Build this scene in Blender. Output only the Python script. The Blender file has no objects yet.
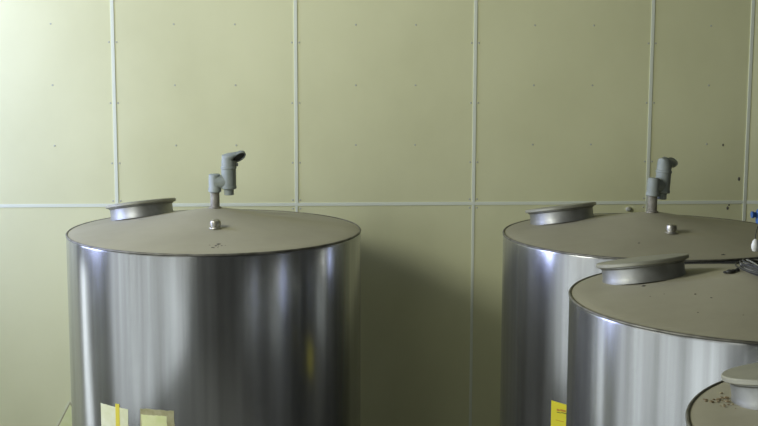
import bpy, bmesh, math, random
from mathutils import Vector, Matrix
random.seed(7)
PI = math.pi
scene = bpy.context.scene
col = scene.collection

# ------------------------------------------------------------------ helpers
def link(name, bm, m, parent=None, smooth=True, angle=40):
    me = bpy.data.meshes.new(name)
    bmesh.ops.recalc_face_normals(bm, faces=bm.faces[:])
    bm.to_mesh(me); bm.free()
    if smooth:
        for p in me.polygons: p.use_smooth = True
        try: me.set_sharp_from_angle(angle=math.radians(angle))
        except Exception: pass
    o = bpy.data.objects.new(name, me)
    if m: me.materials.append(m)
    col.objects.link(o)
    if parent: o.parent = parent
    return o
def tag(o, label=None, cat=None, group=None, kind=None):
    if label: o['label'] = label
    if cat: o['category'] = cat
    if group: o['group'] = group
    if kind: o['kind'] = kind
    return o
def empty(name, loc=(0, 0, 0), rz=0.0):
    o = bpy.data.objects.new(name, None); col.objects.link(o)
    o.location = loc; o.rotation_euler = (0, 0, rz); o.empty_display_size = .2
    return o
def box(bm, x0, x1, y0, y1, z0, z1, bev=0):
    r = bmesh.ops.create_cube(bm, size=1)
    vs = r['verts']
    for v in vs:
        v.co = Vector(((x0+x1)/2+v.co.x*(x1-x0), (y0+y1)/2+v.co.y*(y1-y0), (z0+z1)/2+v.co.z*(z1-z0)))
    if bev:
        es = list({e for v in vs for e in v.link_edges})
        bmesh.ops.bevel(bm, geom=es, offset=bev, segments=2, affect='EDGES', profile=.6)
def lathe(bm, prof, n=64, M=Matrix(), cap0=False, cap1=False):
    rings = []
    for r, z in prof:
        if r < 1e-6: rings.append([bm.verts.new(M @ Vector((0, 0, z)))])
        else: rings.append([bm.verts.new(M @ Vector((r*math.cos(2*PI*i/n), r*math.sin(2*PI*i/n), z))) for i in range(n)])
    for a, b in zip(rings, rings[1:]):
        for i in range(n):
            j = (i+1) % n
            if len(a) == 1 and len(b) == 1: continue
            if len(a) == 1: bm.faces.new((a[0], b[i], b[j]))
            elif len(b) == 1: bm.faces.new((a[i], a[j], b[0]))
            else: bm.faces.new((a[i], a[j], b[j], b[i]))
    if cap0 and len(rings[0]) > 1: bm.faces.new(rings[0])
    if cap1 and len(rings[-1]) > 1: bm.faces.new(rings[-1])
def tube(bm, pts, r, n=8, closed=False):
    pts = [Vector(p) for p in pts]
    rings = []; N = len(pts); prev = None
    for i, p in enumerate(pts):
        if closed: t = pts[(i+1) % N]-pts[i-1]
        else: t = pts[min(i+1, N-1)]-pts[max(i-1, 0)]
        t.normalize()
        if prev is None:
            u = t.orthogonal().normalized()
        else:
            u = (prev-t*prev.dot(t)).normalized()
        prev = u; w = t.cross(u)
        rr = r(i/(N-1)) if callable(r) else r
        rings.append([bm.verts.new(p+(u*math.cos(2*PI*k/n)+w*math.sin(2*PI*k/n))*rr) for k in range(n)])
    for i in range(N if closed else N-1):
        a, b = rings[i], rings[(i+1) % N]
        for k in range(n): bm.faces.new((a[k], a[(k+1) % n], b[(k+1) % n], b[k]))
    if not closed:
        bm.faces.new(rings[0]); bm.faces.new(rings[-1])
def copy_tree(o, parent=None):
    c = o.copy(); col.objects.link(c)
    if parent: c.parent = parent
    for ch in list(o.children): copy_tree(ch, c)
    return c

# ---------------------------------------------------------------- materials
def mat(name, base=(.5, .5, .5), rough=.6, metal=0.0, spec=.5):
    m = bpy.data.materials.new(name); m.use_nodes = True
    b = m.node_tree.nodes['Principled BSDF']
    b.inputs['Base Color'].default_value = (*base, 1)
    b.inputs['Roughness'].default_value = rough
    b.inputs['Metallic'].default_value = metal
    b.inputs['Specular IOR Level'].default_value = spec
    return m, m.node_tree.nodes, m.node_tree.links, b
def noise_mix(m_t, c1, c2, scale=3, detail=4, lo=.35, hi=.65, vec_scale=(1, 1, 1), rough=.55, bump=0.0, bscale=None):
    m, N, L, b = m_t
    tc = N.new('ShaderNodeTexCoord'); mp = N.new('ShaderNodeMapping')
    mp.inputs['Scale'].default_value = vec_scale
    L.new(tc.outputs['Object'], mp.inputs['Vector'])
    nz = N.new('ShaderNodeTexNoise'); nz.inputs['Scale'].default_value = scale
    nz.inputs['Detail'].default_value = detail; nz.inputs['Roughness'].default_value = rough
    L.new(mp.outputs['Vector'], nz.inputs['Vector'])
    mr = N.new('ShaderNodeMapRange'); mr.inputs['From Min'].default_value = lo; mr.inputs['From Max'].default_value = hi
    L.new(nz.outputs['Fac'], mr.inputs['Value'])
    mx = N.new('ShaderNodeMix'); mx.data_type = 'RGBA'
    mx.inputs['A'].default_value = (*c1, 1); mx.inputs['B'].default_value = (*c2, 1)
    L.new(mr.outputs['Result'], mx.inputs['Factor']); L.new(mx.outputs['Result'], b.inputs['Base Color'])
    if bump:
        n2 = N.new('ShaderNodeTexNoise'); n2.inputs['Scale'].default_value = bscale or scale*6
        L.new(mp.outputs['Vector'], n2.inputs['Vector'])
        bp = N.new('ShaderNodeBump'); bp.inputs['Strength'].default_value = bump; bp.inputs['Distance'].default_value = .01
        L.new(n2.outputs['Fac'], bp.inputs['Height']); L.new(bp.outputs['Normal'], b.inputs['Normal'])
    return m

WALL = (.66, .66, .47)
M_wall = noise_mix(mat('panel_cream', rough=.42, spec=.35), (.70, .69, .385), (.79, .78, .45), scale=.9, detail=5, lo=.3, hi=.62, vec_scale=(1, 1, .8))
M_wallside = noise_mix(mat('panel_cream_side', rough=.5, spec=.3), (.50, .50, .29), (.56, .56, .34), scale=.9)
M_dark_wall = noise_mix(mat('painted_block_dark', rough=.8), (.05, .05, .045), (.08, .08, .065), scale=2)
M_strip = mat('white_divider', (.80, .83, .64), .45)[0]
M_rivet = mat('nylon_rivet', (.52, .52, .40), .5)[0]
M_floor = noise_mix(mat('concrete', rough=.6), (.19, .185, .16), (.25, .24, .21), scale=1.5, bump=.2)
M_ceil = noise_mix(mat('ceiling_sheet', rough=.8), (.12, .12, .10), (.15, .145, .12), scale=1)
M_dust = noise_mix(mat('dusty_steel_top', rough=.62, spec=.35), (.33, .307, .208), (.395, .37, .255), scale=2.2, detail=8, lo=.3, hi=.7, rough=.62, bump=.04)
M_dustlid = noise_mix(mat('dusty_steel_lid', rough=.45, metal=.35), (.29, .285, .215), (.39, .38, .30), scale=5, detail=6)
M_rim = noise_mix(mat('weld_rim', rough=.5, metal=.5), (.10, .095, .07), (.22, .21, .17), scale=14)
M_plast = noise_mix(mat('grey_pvc', rough=.6), (.25, .28, .255), (.32, .35, .315), scale=12, detail=5)
M_pipe = noise_mix(mat('threaded_pipe', rough=.5, metal=.5), (.22, .20, .15), (.42, .40, .34), scale=30, detail=3)
M_black = mat('mouth_shade', (.025, .027, .025), .6)[0]
M_plug = noise_mix(mat('plug_steel', rough=.42, metal=.8), (.30, .28, .22), (.60, .58, .50), scale=40)
M_scuff = noise_mix(mat('grime', rough=.8), (.05, .045, .035), (.16, .15, .11), scale=40)
M_cable = mat('cable_black', (.045, .045, .04), .5)[0]
M_cable2 = mat('cable_grey', (.30, .30, .26), .45)[0]
M_white = mat('white_plastic', (.78, .78, .72), .4)[0]
M_blue = mat('blue_plastic', (.03, .10, .30), .4)[0]
M_yellow = noise_mix(mat('sticker_yellow', rough=.5), (.80, .70, .03), (.84, .74, .05), scale=6)
M_yellow_faded = noise_mix(mat('sticker_faded', rough=.55), (.76, .76, .44), (.84, .84, .56), scale=18)
M_yellow_pale = noise_mix(mat('sticker_pale', rough=.55), (.80, .84, .38), (.88, .90, .48), scale=18)
M_tan = noise_mix(mat('sticker_old_glue', rough=.7), (.36, .33, .16), (.50, .47, .27), scale=24)
M_redink = mat('ink_orange', (.55, .25, .03), .6)[0]
M_ink = mat('ink_dark', (.10, .10, .03), .6)[0]
M_gold = mat('stripe_gold', (.78, .66, .06), .5)[0]
M_rust = noise_mix(mat('rust_bits', rough=.9), (.16, .10, .04), (.42, .36, .22), scale=60)
M_frame = mat('opening_frame_grey', (.28, .29, .28), .5)[0]

def shell_material():
    m, N, L, b = mat('brushed_stainless', (.56, .565, .55), .2, .86)
    tc = N.new('ShaderNodeTexCoord')
    def streak(vs, sc, det):
        mp = N.new('ShaderNodeMapping'); mp.inputs['Scale'].default_value = vs
        L.new(tc.outputs['Object'], mp.inputs['Vector'])
        nz = N.new('ShaderNodeTexNoise'); nz.inputs['Scale'].default_value = sc; nz.inputs['Detail'].default_value = det
        L.new(mp.outputs['Vector'], nz.inputs['Vector']); return nz
    s1 = streak((1, 1, .025), 20, 7)
    s2 = streak((1, 1, .015), 3.5, 1)
    s3 = streak((1, 1, .35), 5, 6)
    # uneven grime changes colour and polish
    mr = N.new('ShaderNodeMapRange'); mr.inputs['From Min'].default_value = .3; mr.inputs['From Max'].default_value = .7
    L.new(s1.outputs['Fac'], mr.inputs['Value'])
    mx = N.new('ShaderNodeMix'); mx.data_type = 'RGBA'
    mx.inputs['A'].default_value = (.30, .30, .285, 1); mx.inputs['B'].default_value = (.455, .46, .445, 1)
    L.new(mr.outputs['Result'], mx.inputs['Factor']); L.new(mx.outputs['Result'], b.inputs['Base Color'])
    r2 = N.new('ShaderNodeMapRange'); r2.inputs['From Min'].default_value = .3; r2.inputs['From Max'].default_value = .7
    r2.inputs['To Min'].default_value = .19; r2.inputs['To Max'].default_value = .26
    L.new(s3.outputs['Fac'], r2.inputs['Value']); L.new(r2.outputs['Result'], b.inputs['Roughness'])
    b.inputs['Anisotropic'].default_value = .4
    b.inputs['Anisotropic Rotation'].default_value = .25
    tg = N.new('ShaderNodeTangent'); tg.direction_type = 'RADIAL'; tg.axis = 'Z'
    L.new(tg.outputs['Tangent'], b.inputs['Tangent'])
    bp = N.new('ShaderNodeBump'); bp.inputs['Strength'].default_value = .3; bp.inputs['Distance'].default_value = .003
    L.new(s2.outputs['Fac'], bp.inputs['Height']); L.new(bp.outputs['Normal'], b.inputs['Normal'])
    return m
M_shell = shell_material()
M_neck = noise_mix(mat('neck_steel', rough=.45, metal=.7), (.25, .25, .225), (.36, .36, .33), scale=8)

# ------------------------------------------------------------------- camera
CZ = 3.632
f_px, pit, rol, yaw = 1293.4, .1412, .0029, .0605
cy, sy, cp, sp = math.cos(yaw), math.sin(yaw), math.cos(pit), math.sin(pit)
fw = Vector((sy*cp, cy*cp, -sp)); rt = Vector((cy, -sy, 0)); up = rt.cross(fw)
r2 = rt*math.cos(rol)+up*math.sin(rol); u2 = -rt*math.sin(rol)+up*math.cos(rol)
cam = bpy.data.objects.new('camera', bpy.data.cameras.new('camera')); col.objects.link(cam)
Mx = Matrix((r2, u2, -fw)).transposed().to_4x4(); Mx.translation = (0, 0, CZ)
cam.matrix_world = Mx
cam.data.sensor_width = 36; cam.data.lens = f_px/758*36
scene.camera = cam

# --------------------------------------------------------------------- room
YB = 8.8155            # inside face of the back wall
XE = -1.253+3.66+.695  # where the back wall bends towards the right
BEND = math.radians(12)
XR = 4.4
XL = -3.4
YF = -9.0
ZC = 6.8
SEAM = 2.44
PX = [-1.253+1.22*k for k in range(-3, 4)]
def struct(name, bm, m, parent=None, smooth=False):
    o = link(name, bm, m, parent, smooth)
    if not parent: o['kind'] = 'structure'
    return o
bm = bmesh.new(); box(bm, XL-.2, XR+.2, YF-.2, YB+.2, -.2, 0); struct('floor', bm, M_floor)
bm = bmesh.new(); box(bm, XL-.2, XR+.2, YF-.2, YB+.2, ZC, ZC+.15); struct('ceiling', bm, M_ceil)
bm = bmesh.new(); box(bm, XL-.2, XE, YB, YB+.15, 0, ZC); wall_back = struct('wall_back', bm, M_wall)
bm = bmesh.new(); box(bm, XR, XR+.15, YF, YB, 0, ZC); struct('wall_side', bm, M_dark_wall)
bm = bmesh.new(); box(bm, 0, 1.6, 0, .12, 0, ZC); wall_right = struct('wall_right', bm, M_wall)
wall_right.location = (XE, YB, 0); wall_right.rotation_euler = (0, 0, -BEND)
bm = bmesh.new(); box(bm, XL-.2, XR+.2, YF-.15, YF, 0, ZC); struct('wall_front', bm, M_dark_wall)
# unseen left wall; its openings are added and sized for the light they give
# (y0, y1, z0, z1, strength of the added light, tint index)
OPENINGS = [(-3.9, -1.35, .15, 3.3, .50, 0), (-1.2, 2.2, .15, 3.3, 1.65, 0), (2.3, 4.1, .15, 3.2, 1.25, 0),
            (4.2, 5.42, .15, 3.1, 1.2, 0), (5.47, 5.74, .15, 3.1, 3.2, 0), (5.79, 6.8, .15, 3.1, 1.15, 0),
            (8.05, 8.7, .15, 2.2, 2.4, 0),
            (-3.9, -1.35, 3.5, 6.3, 1.5, 1), (-1.2, 2.2, 3.5, 6.3, 0.8, 1),
            (4.2, 5.74, 4.1, 5.6, 34.0, 1), (7.15, 8.5, 2.5, 4.8, 9.8, 2)]  # last one added to brighten the left end of the back wall
# wall pieces: cut the wall into cells along every opening edge and leave the openings free
YC = sorted({YF, YB} | {v for o in OPENINGS for v in o[:2]}); ZCUT = sorted({0, ZC} | {v for o in OPENINGS for v in o[2:4]})
bm = bmesh.new()
for a, b in zip(YC, YC[1:]):
    run = None
    for c, d in zip(ZCUT, ZCUT[1:]):
        ym, zm = (a+b)/2, (c+d)/2
        if any(o[0] < ym < o[1] and o[2] < zm < o[3] for o in OPENINGS):
            if run is not None: box(bm, XL-.15, XL, a, b, run, c); run = None
        elif run is None: run = c
    if run is not None: box(bm, XL-.15, XL, a, b, run, ZC)
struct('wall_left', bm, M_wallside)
n = 0
for (a, b, z0, z1, L_, k_) in OPENINGS:
    n += 1
    bm = bmesh.new(); w = .05
    box(bm, XL-.12, XL-.04, a, a+w, z0, z1); box(bm, XL-.12, XL-.04, b-w, b, z0, z1)
    box(bm, XL-.12, XL-.04, a+w, b-w, z0, z0+w); box(bm, XL-.12, XL-.04, a+w, b-w, z1-w, z1)
    struct('light_opening_%d' % n, bm, M_frame)

# white divider strips between the wall sheets
n = 0
def strip(x0, x1, y0, y1, z0, z1):
    global n
    n += 1
    bm = bmesh.new(); box(bm, x0, x1, y0, y1, z0, z1, bev=.0012)
    struct('trim_%d' % n, bm, M_strip)
SW = .0115
for x in PX:
    if x > XL+.1:
        strip(x-SW, x+SW, YB-.004, YB, SEAM+SW, ZC)
        strip(x-SW+.002, x+SW-.002, YB-.003, YB, 0, SEAM-SW)
strip(XL, XE-.012, YB-.0045, YB, SEAM-SW, SEAM+SW)
strip(XE-.012, XE+.010, YB-.006, YB+.002, 0, ZC)               # joint where the wall bends
strip(.012, 1.2, -.0045, 0, SEAM-SW, SEAM+SW)
o = bpy.data.objects['trim_%d' % n]; o.location = (XE, YB, 0); o.rotation_euler = (0, 0, -BEND)
# push rivets of the sheets, one small round head each
def rivet_mesh():
    bm = bmesh.new(); lathe(bm, [(.0065, 0), (.0065, .0015), (.004, .0032), (0, .0036)], 12, cap0=True)
    me = bpy.data.meshes.new('rivet'); bm.to_mesh(me); bm.free(); me.materials.append(M_rivet); return me
rm = rivet_mesh()
for x in PX:
    for off in (.4067, .8133, .025, 1.195):
        xx = x+off
        if xx > XE-.03 or xx < -2.3: continue
        for q in range(1, 4) if off in (.4067, .8133) else (1, 2, 3):
            z = SEAM+.407*q + (0 if off in (.4067, .8133) else -.12)
            if z > 3.95: continue
            o = bpy.data.objects.new('rivet', rm); col.objects.link(o); o.parent = wall_back
            o.location = (xx, YB, z); o.rotation_euler = (PI/2, 0, 0)
    for off in (.025, 1.195):
        xx = x+off
        if xx > XE-.03 or xx < -2.3: continue
        for z in (SEAM+.03, SEAM-.03):
            o = bpy.data.objects.new('rivet', rm); col.objects.link(o); o.parent = wall_back
            o.location = (xx, YB, z); o.rotation_euler = (PI/2, 0, 0)

# -------------------------------------------------------------------- tanks
SC = 1.1              # tanks are modelled at .8 m radius and built at .88 m
R = .80; HT = CZ/SC-1.098; RISE = .130
def cone_z(r): return HT+RISE*(1-r/R)
def make_tank():
    t = empty('storage_tank')
    bm = bmesh.new()
    lathe(bm, [(R-.02, .12), (R, .14), (R, HT-.016), (R-.003, HT-.006)], 192, cap0=True)
    link('shell', bm, M_shell, t, angle=60)
    bm = bmesh.new()
    lathe(bm, [(R-.020, 0), (R-.020, .13), (R-.06, .13), (R-.06, 0), (R-.020, 0)], 96)
    link('base_ring', bm, M_rim, t)
    bm = bmesh.new()
    prof = [(R-.004, HT-.001), (R-.02, cone_z(R-.02)+.001)]
    for k in range(1, 12):
        r = (R-.02)*(1-k/12); prof.append((r, cone_z(r)-.006*math.sin(PI*k/12)))
    prof.append((0, HT+RISE-.004))
    lathe(bm, prof, 160)
    link('cone_top', bm, M_dust, t, angle=60)
    bm = bmesh.new()
    lathe(bm, [(R-.003, HT-.008), (R+.0025, HT-.006), (R+.0035, HT-.001), (R, HT+.004), (R-.006, HT+.0045), (R-.009, HT)], 192)
    link('rim_seam', bm, M_rim, t, angle=80)
    # round manway on the left rear slope, square to the cone
    ox, oy = -.432, .285; d = math.hypot(ox, oy)
    nrm = Vector((ox/d*RISE/R*.86, oy/d*RISE/R*1.7, 1)).normalized()
    Q = nrm.to_track_quat('Z', 'Y').to_matrix().to_4x4()
    T = Matrix.Translation(Vector((ox, oy, cone_z(d)-.004))) @ Q
    bm = bmesh.new()
    lathe(bm, [(.180, -.012), (.178, .006), (.176, .012), (.176, .050), (.184, .056), (.184, .060), (.168, .060)], 72, T)
    nk = link('manway_neck', bm, M_neck, t)
    bm = bmesh.new()
    lathe(bm, [(.180, .0605), (.195, .0605), (.199, .064), (.199, .074), (.195, .078), (.186, .0785), (.150, .080), (.08, .082), (0, .083)], 72, T, cap0=True)
    link('manway_lid', bm, M_dustlid, nk)
    return t
tank0 = make_tank()
def scuff(t, pts_r, name='grime_spot'):
    for (x, y, s) in pts_r:
        bm = bmesh.new()
        d = math.hypot(x, y); z = cone_z(d)-.0045
        M = Matrix.Translation((x, y, z)) @ Matrix.Diagonal((1.2, random.uniform(.8, 1.4), .45, 1))
        g = bmesh.ops.create_icosphere(bm, subdivisions=1, radius=s, matrix=M)
        for v in g['verts']: v.co += Vector((random.uniform(-1, 1), random.uniform(-1, 1), 0))*s*.25
        link(name, bm, M_scuff, t)
def plug(t, x, y):
    d = math.hypot(x, y); z = cone_z(d)-.006
    bm = bmesh.new()
    M = Matrix.Translation((x, y, z))
    lathe(bm, [(.034, 0), (.031, .005), (.024, .008), (.024, .015), (.0285, .017), (.0285, .032), (.025, .040), (.016, .046), (.008, .048), (0, .0485)], 20, M)
    return link('filler_plug', bm, M_plug, t, angle=30)

def vent(t, rz=0.0, lean=0.0, my=-.85, drop=0.0):
    """grey relief fitting: threaded pipe, side elbow, upright barrel with hooded spout"""
    v = bpy.data.objects.new('relief_vent', None)
    base = Matrix.Translation((0, 0, HT+RISE-.008)) @ Matrix.Rotation(rz, 4, 'Z')
    L = Matrix.Translation((0, 0, .10)) @ Matrix.Rotation(lean, 4, 'Y') @ Matrix.Translation((0, 0, -.10))
    A = base @ L
    bx, br = .077, .0425
    # barrel is the part's own mesh
    bm = bmesh.new()
    lathe(bm, [(br-.004, .106), (br, .110), (br, .122), (br-.002, .124), (br-.002, .215), (br+.001, .218), (br+.001, .228), (br-.003, .232), (br-.003, .262)], 32, A @ Matrix.Translation((bx, 0, 0)), cap0=True, cap1=True)
    vo = link('relief_vent', bm, M_plast, t)
    # pipe
    bm = bmesh.new()
    prof = [(.034, 0), (.034, .006), (.026, .010)]
    z = .012
    while z < .092: prof += [(.0265, z), (.0245, z+.003)]; z += .006
    prof += [(.025, .10)]
    lathe(bm, prof, 24, base)
    link('threaded_pipe', bm, M_pipe, vo)
    # elbow: collar, socket block and cross tube to the barrel
    bm = bmesh.new()
    lathe(bm, [(.031, .088), (.0355, .091), (.0355, .110), (.033, .113), (.033, .178), (.031, .185), (.026, .188), (0, .189)], 28, A, cap0=True)
    lathe(bm, [(.037, 0), (.037, bx-.01)], 24, A @ Matrix.Translation((0, 0, .146)) @ Matrix.Rotation(PI/2, 4, 'Y'), cap1=True)
    link('elbow', bm, M_plast, vo)
    # drain nozzle
    bm = bmesh.new()
    lathe(bm, [(.022, .072), (.027, .074), (.027, .104), (.034, .108)], 24, A @ Matrix.Translation((bx, 0, 0)), cap0=True)
    link('drain_nozzle', bm, M_plast, vo)
    # hooded spout: bend lofted from the barrel top round to the slanted open mouth
    ax = Vector((.068, 0, .042-drop)).normalized(); ctr = Vector((bx+.058, my*.008, .279-drop*.3))
    nm = Vector((.42, my, -.60)); nm = (nm-ax*nm.dot(ax)).normalized(); wc = nm.cross(ax)
    if wc.y < 0: wc = -wc
    Y = Vector((0, 1, 0))
    def tl(d): return Vector((math.cos(math.radians(d)), 0, -math.sin(math.radians(d))))
    rings = [(Vector((bx, 0, .238)), tl(0), Y, .0395, .0395), (Vector((bx+.001, 0, .252)), tl(12), Y, .040, .0395),
             (Vector((bx+.001, 0, .266)), tl(36), Y, .046, .0385), (Vector((bx+.014, 0, .270)), tl(66), Y, .037, .036),
             (ctr-nm*.016+ax*.004, -ax, wc, .038, .029), (ctr, -ax, wc, .042, .029),
             (ctr+nm*.001, -ax, wc, .037, .024), (ctr-nm*.010, -ax, wc, .034, .021)]
    bm = bmesh.new(); rv = []
    for c, u, w, ra, rb in rings:
        rv.append([bm.verts.new(A @ (c+u*ra*math.cos(2*PI*k/28)+w*rb*math.sin(2*PI*k/28))) for k in range(28)])
    for a, b in zip(rv, rv[1:]):
        for k in range(28): bm.faces.new((a[k], a[(k+1) % 28], b[(k+1) % 28], b[k]))
    bm.faces.new(rv[-1])
    link('spout', bm, M_plast, vo, angle=50)
    bm = bmesh.new()
    lathe(bm, [(.006, -.010), (.009, -.006), (.009, .006), (.006, .010)], 12, A @ Matrix.Translation((bx+.044, 0, .240)), cap0=True, cap1=True)
    link('lug', bm, M_plast, vo)
    bm = bmesh.new()  # dark disc puts the shade inside the spout into colour
    ring = [bm.verts.new(A @ (ctr-nm*.004-ax*math.cos(2*PI*k/24)*.0335+wc*math.sin(2*PI*k/24)*.0220)) for k in range(24)]
    ring2 = [bm.verts.new(A @ (ctr-nm*.008-ax*math.cos(2*PI*k/24)*.0325+wc*math.sin(2*PI*k/24)*.0210)) for k in range(24)]
    bm.faces.new(ring); bm.faces.new(ring2)
    for k in range(24): bm.faces.new((ring[k], ring[(k+1) % 24], ring2[(k+1) % 24], ring2[k]))
    link('mouth', bm, M_black, vo)['label'] = 'dark disc painted as the shade inside the open mouth'
    return vo

def patch(t, name, m, a0, a1, z0, z1, off=.0012, skew=0.0, jag=0.0, n=10):
    """thin sticker bent round the shell; angles in radians"""
    bm = bmesh.new(); g = {}
    nz = 8
    for layer, rr in ((0, R+off), (1, R+off-.001)):
        for i in range(n+1):
            for j in range(nz+1):
                a = a0+(a1-a0)*i/n; z = z0+(z1-z0)*j/nz+skew*(i/n-.5)
                if jag and (j in (0, nz)): z += random.uniform(-jag, jag)
                if jag and (i in (0, n)): a += random.uniform(-jag, jag)/R
                g[layer, i, j] = bm.verts.new((rr*math.cos(a), rr*math.sin(a), z)) if layer == 0 else bm.verts.new(g[0, i, j].co*(1)+Vector((-.001*math.cos(a), -.001*math.sin(a), 0)))
    for layer in (0, 1):
        for i in range(n):
            for j in range(nz):
                bm.faces.new((g[layer, i, j], g[layer, i+1, j], g[layer, i+1, j+1], g[layer, i, j+1]))
    for i in range(n):
        for j in (0, nz): bm.faces.new((g[0, i, j], g[0, i+1, j], g[1, i+1, j], g[1, i, j]))
    for j in range(nz):
        for i in (0, n): bm.faces.new((g[0, i, j], g[0, i, j+1], g[1, i, j+1], g[1, i, j]))
    return link(name, bm, m, t)

C1 = (-.4738, 7.085); C2 = (1.892, 6.821); C3 = (1.908, 5.130); C4 = (1.868, 3.31)
tanks = [tank0]+[copy_tree(tank0) for _ in range(3)]
LAB = ['tall stainless tank standing alone on the left, two faded yellow stickers on its shell',
       'stainless tank at the rear right with a grey relief vent and a bright yellow sticker',
       'stainless tank in middle of the right row, cable coil on its top',
       'nearest stainless tank at the lower right corner, crumbs beside its raised manway']
for t, c, lb in zip(tanks, (C1, C2, C3, C4), LAB):
    t.location = (c[0]*SC, c[1]*SC, 0); t.scale = (SC, SC, SC); tag(t, lb, 'tank', 'stainless storage tanks')

# px column -> azimuth on the shell (helper for surface marks)
def ray(px, py): return (fw*f_px+r2*(px-379)-u2*(py-213))
def on_shell(c, px, py):
    d = ray(px, py); d /= math.hypot(d.x, d.y)
    b = -(d.x*c[0]+d.y*c[1]); k = c[0]**2+c[1]**2-R*R
    s = -b-math.sqrt(max(b*b-k, 0)); p = d*s
    return math.atan2(p.y-c[1], p.x-c[0]), p.z+CZ/SC

# tank 1 details
t = tanks[0]
plug(t, .025, -.36)
scuff(t, [(.05+random.gauss(0, .022), -.665+random.gauss(0, .03), random.uniform(.004, .010)) for _ in range(14)])
vent(t)
def rect(t, c, name, m, x0, y0, x1, y1, **k):
    a0, z0 = on_shell(c, x0, y0); a1, _ = on_shell(c, x1, y0); _, z1 = on_shell(c, (x0+x1)/2, y1)
    return patch(t, name, m, a0, a1, z1, z0, **k)
st = rect(t, C1, 'faded_sticker', M_yellow_faded, 101, 403, 128, 460, jag=.0015)
st['label'] = 'faded cream sticker with a gold stripe'
rect(st, C1, 'gold_stripe', M_gold, 115.5, 403.5, 119.5, 455, off=.0022)
st = rect(t, C1, 'peeling_sticker', M_tan, 140, 408, 174, 462, jag=.003)
st['label'] = 'peeling sticker with tan glue border'
rect(st, C1, 'sticker_face', M_yellow_pale, 141.5, 414, 167, 460, off=.0022, jag=.003)
# tank 2 details
t = tanks[1]
plug(t, .005, -.355)
vent(t, rz=.62, lean=.09, my=.75, drop=.035)
scuff(t, [(-.20, -.50, .006), (.165, -.70, .012), (.17, -.69, .008)])
st = rect(t, C2, 'yellow_sticker', M_yellow, 551.5, 401, 585, 455, skew=-.008)
st['label'] = 'bright yellow warning sticker'
for i, (x0, y0, x1, y1, m) in enumerate([(557, 408.6, 560, 411, M_redink), (560.5, 409, 566, 411.6, M_redink), (557, 411.6, 561, 412.8, M_ink), (561.5, 412, 566.5, 413.4, M_ink), (556, 420, 564, 420.6, M_redink)]):
    rect(st, C2, 'print_mark', m, x0, y0, x1, y1, off=.0022, n=3)
# tank 3 details
t = tanks[2]
scuff(t, [(random.uniform(-.6, .1), random.uniform(-.55, -.1), random.uniform(.002, .004)) for _ in range(16)] + [(-.49, .07, .009), (-.68, -.34, .007), (-.52, -.57, .007)])

# blue valve on the off-centre stem of the third tank, white float and the cable coil
def top3(x, y): return cone_z(math.hypot(x, y))
v = empty('blue_valve', (C3[0]-.018, C3[1]+.02, top3(.018, .02)+.001))
tag(v, 'blue plastic valve on a thin stem above the middle right tank, at the right edge', 'valve')
bm = bmesh.new(); lathe(bm, [(.02, 0), (.02, .008), (.008, .012), (.008, .19)], 16, cap0=True, cap1=True); link('stem', bm, M_pipe, v)
bm = bmesh.new(); lathe(bm, [(.012, .180), (.026, .187), (.028, .195), (.028, .235), (.022, .245), (.012, .249), (.012, .275), (0, .275)], 24, cap0=True); link('valve_body', bm, M_blue, v)
bm = bmesh.new(); lathe(bm, [(.011, 0), (.011, .024), (.014, .024), (.014, .031), (.008, .031)], 20, Matrix.Translation((-.016, 0, .222)) @ Matrix.Rotation(-PI/2, 4, 'Y'), cap1=True); link('side_port', bm, M_blue, v)

fl = empty('float_bob', (C3[0]-.062, C3[1]-.03, 0))
bm = bmesh.new()
fz = HT+RISE+.073
lathe(bm, [(0, 0), (.010, .003), (.0155, .014), (.0165, .026), (.012, .043), (.006, .052), (0, .054)], 20, Matrix.Translation((0, 0, fz)))
link('bulb', bm, M_white, fl)
bm = bmesh.new()
tube(bm, [(0, 0, fz+.052), (.001, .004, fz+.066), (.008, .014, fz+.086), (.018, .026, fz+.104)], .0018, 6); link('cord', bm, M_cable, fl)
tag(fl, 'small white egg-shaped bulb hanging on a thin cord over the cable coil', 'bulb')

def coil(mat_, ncoil, r0, seed, ctr, zoff, th_):
    rnd = random.Random(seed); pts = []
    n = ncoil*48
    ph = [rnd.uniform(0, 6) for _ in range(6)]
    for i in range(n):
        a = 2*PI*i/48; k = i/48
        rr = r0*(1+.16*math.sin(k*1.7+ph[0])+.05*math.sin(3*a+ph[1]+k))
        x = ctr[0]+rr*math.cos(a)+.012*math.sin(k*2.3+ph[2]); y = ctr[1]+rr*math.sin(a)*1.5+.012*math.sin(k*2.9+ph[3])
        z = max(top3(x, y), top3(0, 0)-.022)+zoff+.0045*k/2+.014*(.5+.5*math.sin(a*1+ph[4]+k*.9))
        pts.append((x, y, z))
    return pts
cc = empty('cable_coil', (C3[0], C3[1], 0))
bm = bmesh.new(); p = coil(None, 9, .098, 3, (.010, .0), .006, .004)
tube(bm, p, .0036, 6); link('dark_cable', bm, M_cable, cc)
bm = bmesh.new(); p = coil(None, 6, .100, 9, (.016, .0), .010, .004)
tube(bm, p, .0034, 6); link('grey_cable', bm, M_cable2, cc)
bm = bmesh.new()
for (x, y, s) in [(-.160, .03, .010), (-.146, .02, .014), (-.128, .03, .012), (-.137, .05, .010), (-.110, .035, .010)]:
    bmesh.ops.create_icosphere(bm, subdivisions=2, radius=s, matrix=Matrix.Translation((x, y, top3(x, y)+s*.45)) @ Matrix.Diagonal((1.2, .9, .6, 1)))
tube(bm, [(-.115, .03, top3(.11, .03)+.01), (-.09, .03, top3(.09, .02)+.016), (-.06, .0, top3(.06, .0)+.02), (.0, -.03, top3(.0, .03)+.016), (.08, -.03, top3(.08, .03)+.016)], .0045, 6)
link('cable_plug', bm, M_cable, cc)
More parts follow.
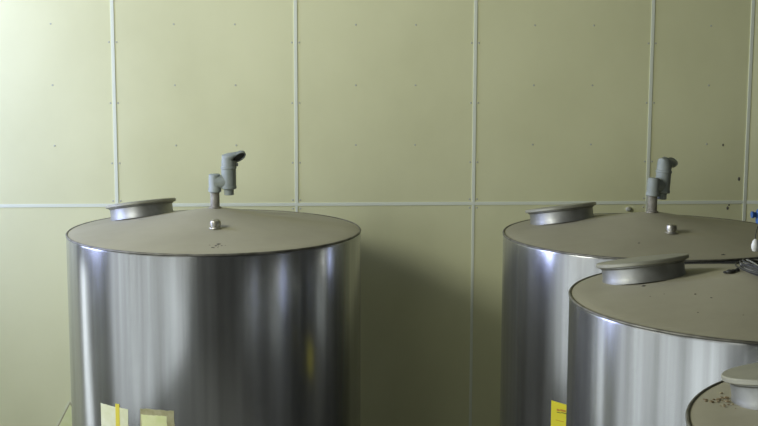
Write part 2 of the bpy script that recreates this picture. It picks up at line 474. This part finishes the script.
tag(cc, 'coil of thin dark and grey cable lying on a dusty tank top', 'cable')

# crumbs beside the manway of the nearest tank
bm = bmesh.new()
for _ in range(34):
    x = -.632+random.gauss(.0, .026); y = .32+random.gauss(0, .036); d = math.hypot(x, y)
    if d > R-.02 or math.hypot(x+.432, y-.285) < .185: continue
    s = random.uniform(.002, .006)
    bmesh.ops.create_icosphere(bm, subdivisions=1, radius=s, matrix=Matrix.Translation((C4[0]+x, C4[1]+y, cone_z(d)+s*.5)) @ Matrix.Diagonal((1.3, 1, .6, 1)))
tag(link('debris', bm, M_rust), 'rusty crumbs scattered beside the manway neck of the nearest tank', 'debris', kind='stuff')

for o in list(scene.collection.objects):
    if o.parent is None and o.name in ('blue_valve', 'float_bob', 'cable_coil', 'debris'):
        o.location = o.location*SC; o.scale = (SC, SC, SC)

# small things on the back wall
def wall_pt(px, py):
    d = ray(px, py); return d*(YB/d.y)+Vector((0, 0, CZ))
w = wall_pt(628, 209)
bm = bmesh.new(); lathe(bm, [(.017, 0), (.017, .012), (.012, .02), (0, .022)], 16, Matrix.Translation(w) @ Matrix.Rotation(PI/2, 4, 'X') @ Matrix.Diagonal((1.1, .9, 1, 1)), cap0=True)
tag(link('wall_plug', bm, M_rivet), 'small grey round plug on the back wall just above the rear right tank', 'plug')
for px, py, r in ((727.5, 208, .010), (739, 179, .011), (723, 145, .007), (729, 205, .006)):
    w = wall_pt(px, py); bm = bmesh.new()
    lathe(bm, [(r, 0), (r*.8, .002), (0, .003)], 10, Matrix.Translation(w) @ Matrix.Rotation(PI/2, 4, 'X') @ Matrix.Diagonal((.8, 1.3, 1, 1)), cap0=True)
    link('stain', bm, M_scuff, wall_back)
tri = [wall_pt(53, 430), wall_pt(71, 397), wall_pt(89, 430)]
tri[0].z = tri[2].z = wall_pt(72, 430).z; tri[1].x = (tri[0].x+tri[2].x)/2
def prism(pts, y0, y1, name, m, parent=None):
    bm = bmesh.new(); a = [bm.verts.new((p.x, y0, p.z)) for p in pts]; b = [bm.verts.new((p.x, y1, p.z)) for p in pts]
    bm.faces.new(a); bm.faces.new(b)
    for i in range(len(pts)): j = (i+1) % len(pts); bm.faces.new((a[i], a[j], b[j], b[i]))
    return link(name, bm, m, parent, smooth=False)
cen = sum(tri, Vector())/3
sg = prism(tri, YB-.003, YB, 'warning_sign', M_yellow_faded)
inn = [cen+(p-cen)*.80 for p in tri]; inn2 = [cen+(p-cen)*.68 for p in tri]
prism(inn, YB-.004, YB-.003, 'border', M_tan, sg)
prism(inn2, YB-.005, YB-.004, 'sign_face', M_yellow_pale, sg)
tag(sg, 'pale yellow triangular sign on the wall, half hidden by the left tank', 'sign')

# ------------------------------------------------------------------ lights in the openings
def area(name, loc, rot, sx, sy_, power, colr):
    l = bpy.data.lights.new(name, 'AREA'); l.shape = 'RECTANGLE'; l.size = sx; l.size_y = sy_
    l.energy = power; l.color = colr
    o = bpy.data.objects.new(name, l); col.objects.link(o); o.location = loc; o.rotation_euler = rot
    return o
HIGH_TINT = (.97, 1.0, .96); NEAR_TINT = (.78, .90, 1.55); LOW_TINT = (.92, 1.0, 1.06)
# added lights: low ones fitted to tank reflections, high ones to wall brightness
for (a, b, z0, z1, L, kind) in OPENINGS:
    wv = b-a-.10; hv = z1-z0-.10
    area('opening_light', (XL-.10, (a+b)/2, (z0+z1)/2), (0, -PI/2, 0), hv, wv, L*PI*wv*hv, (LOW_TINT, HIGH_TINT, NEAR_TINT)[kind])
wd = bpy.data.worlds.new('world'); scene.world = wd; wd.use_nodes = True
wd.node_tree.nodes['Background'].inputs['Color'].default_value = (.75, .85, 1, 1)
wd.node_tree.nodes['Background'].inputs['Strength'].default_value = .004
scene.view_settings.view_transform = 'Standard'
try: scene.view_settings.look = 'None'
except Exception: pass
scene.view_settings.gamma = 1; scene.view_settings.use_curve_mapping = False
scene.view_settings.exposure = 0
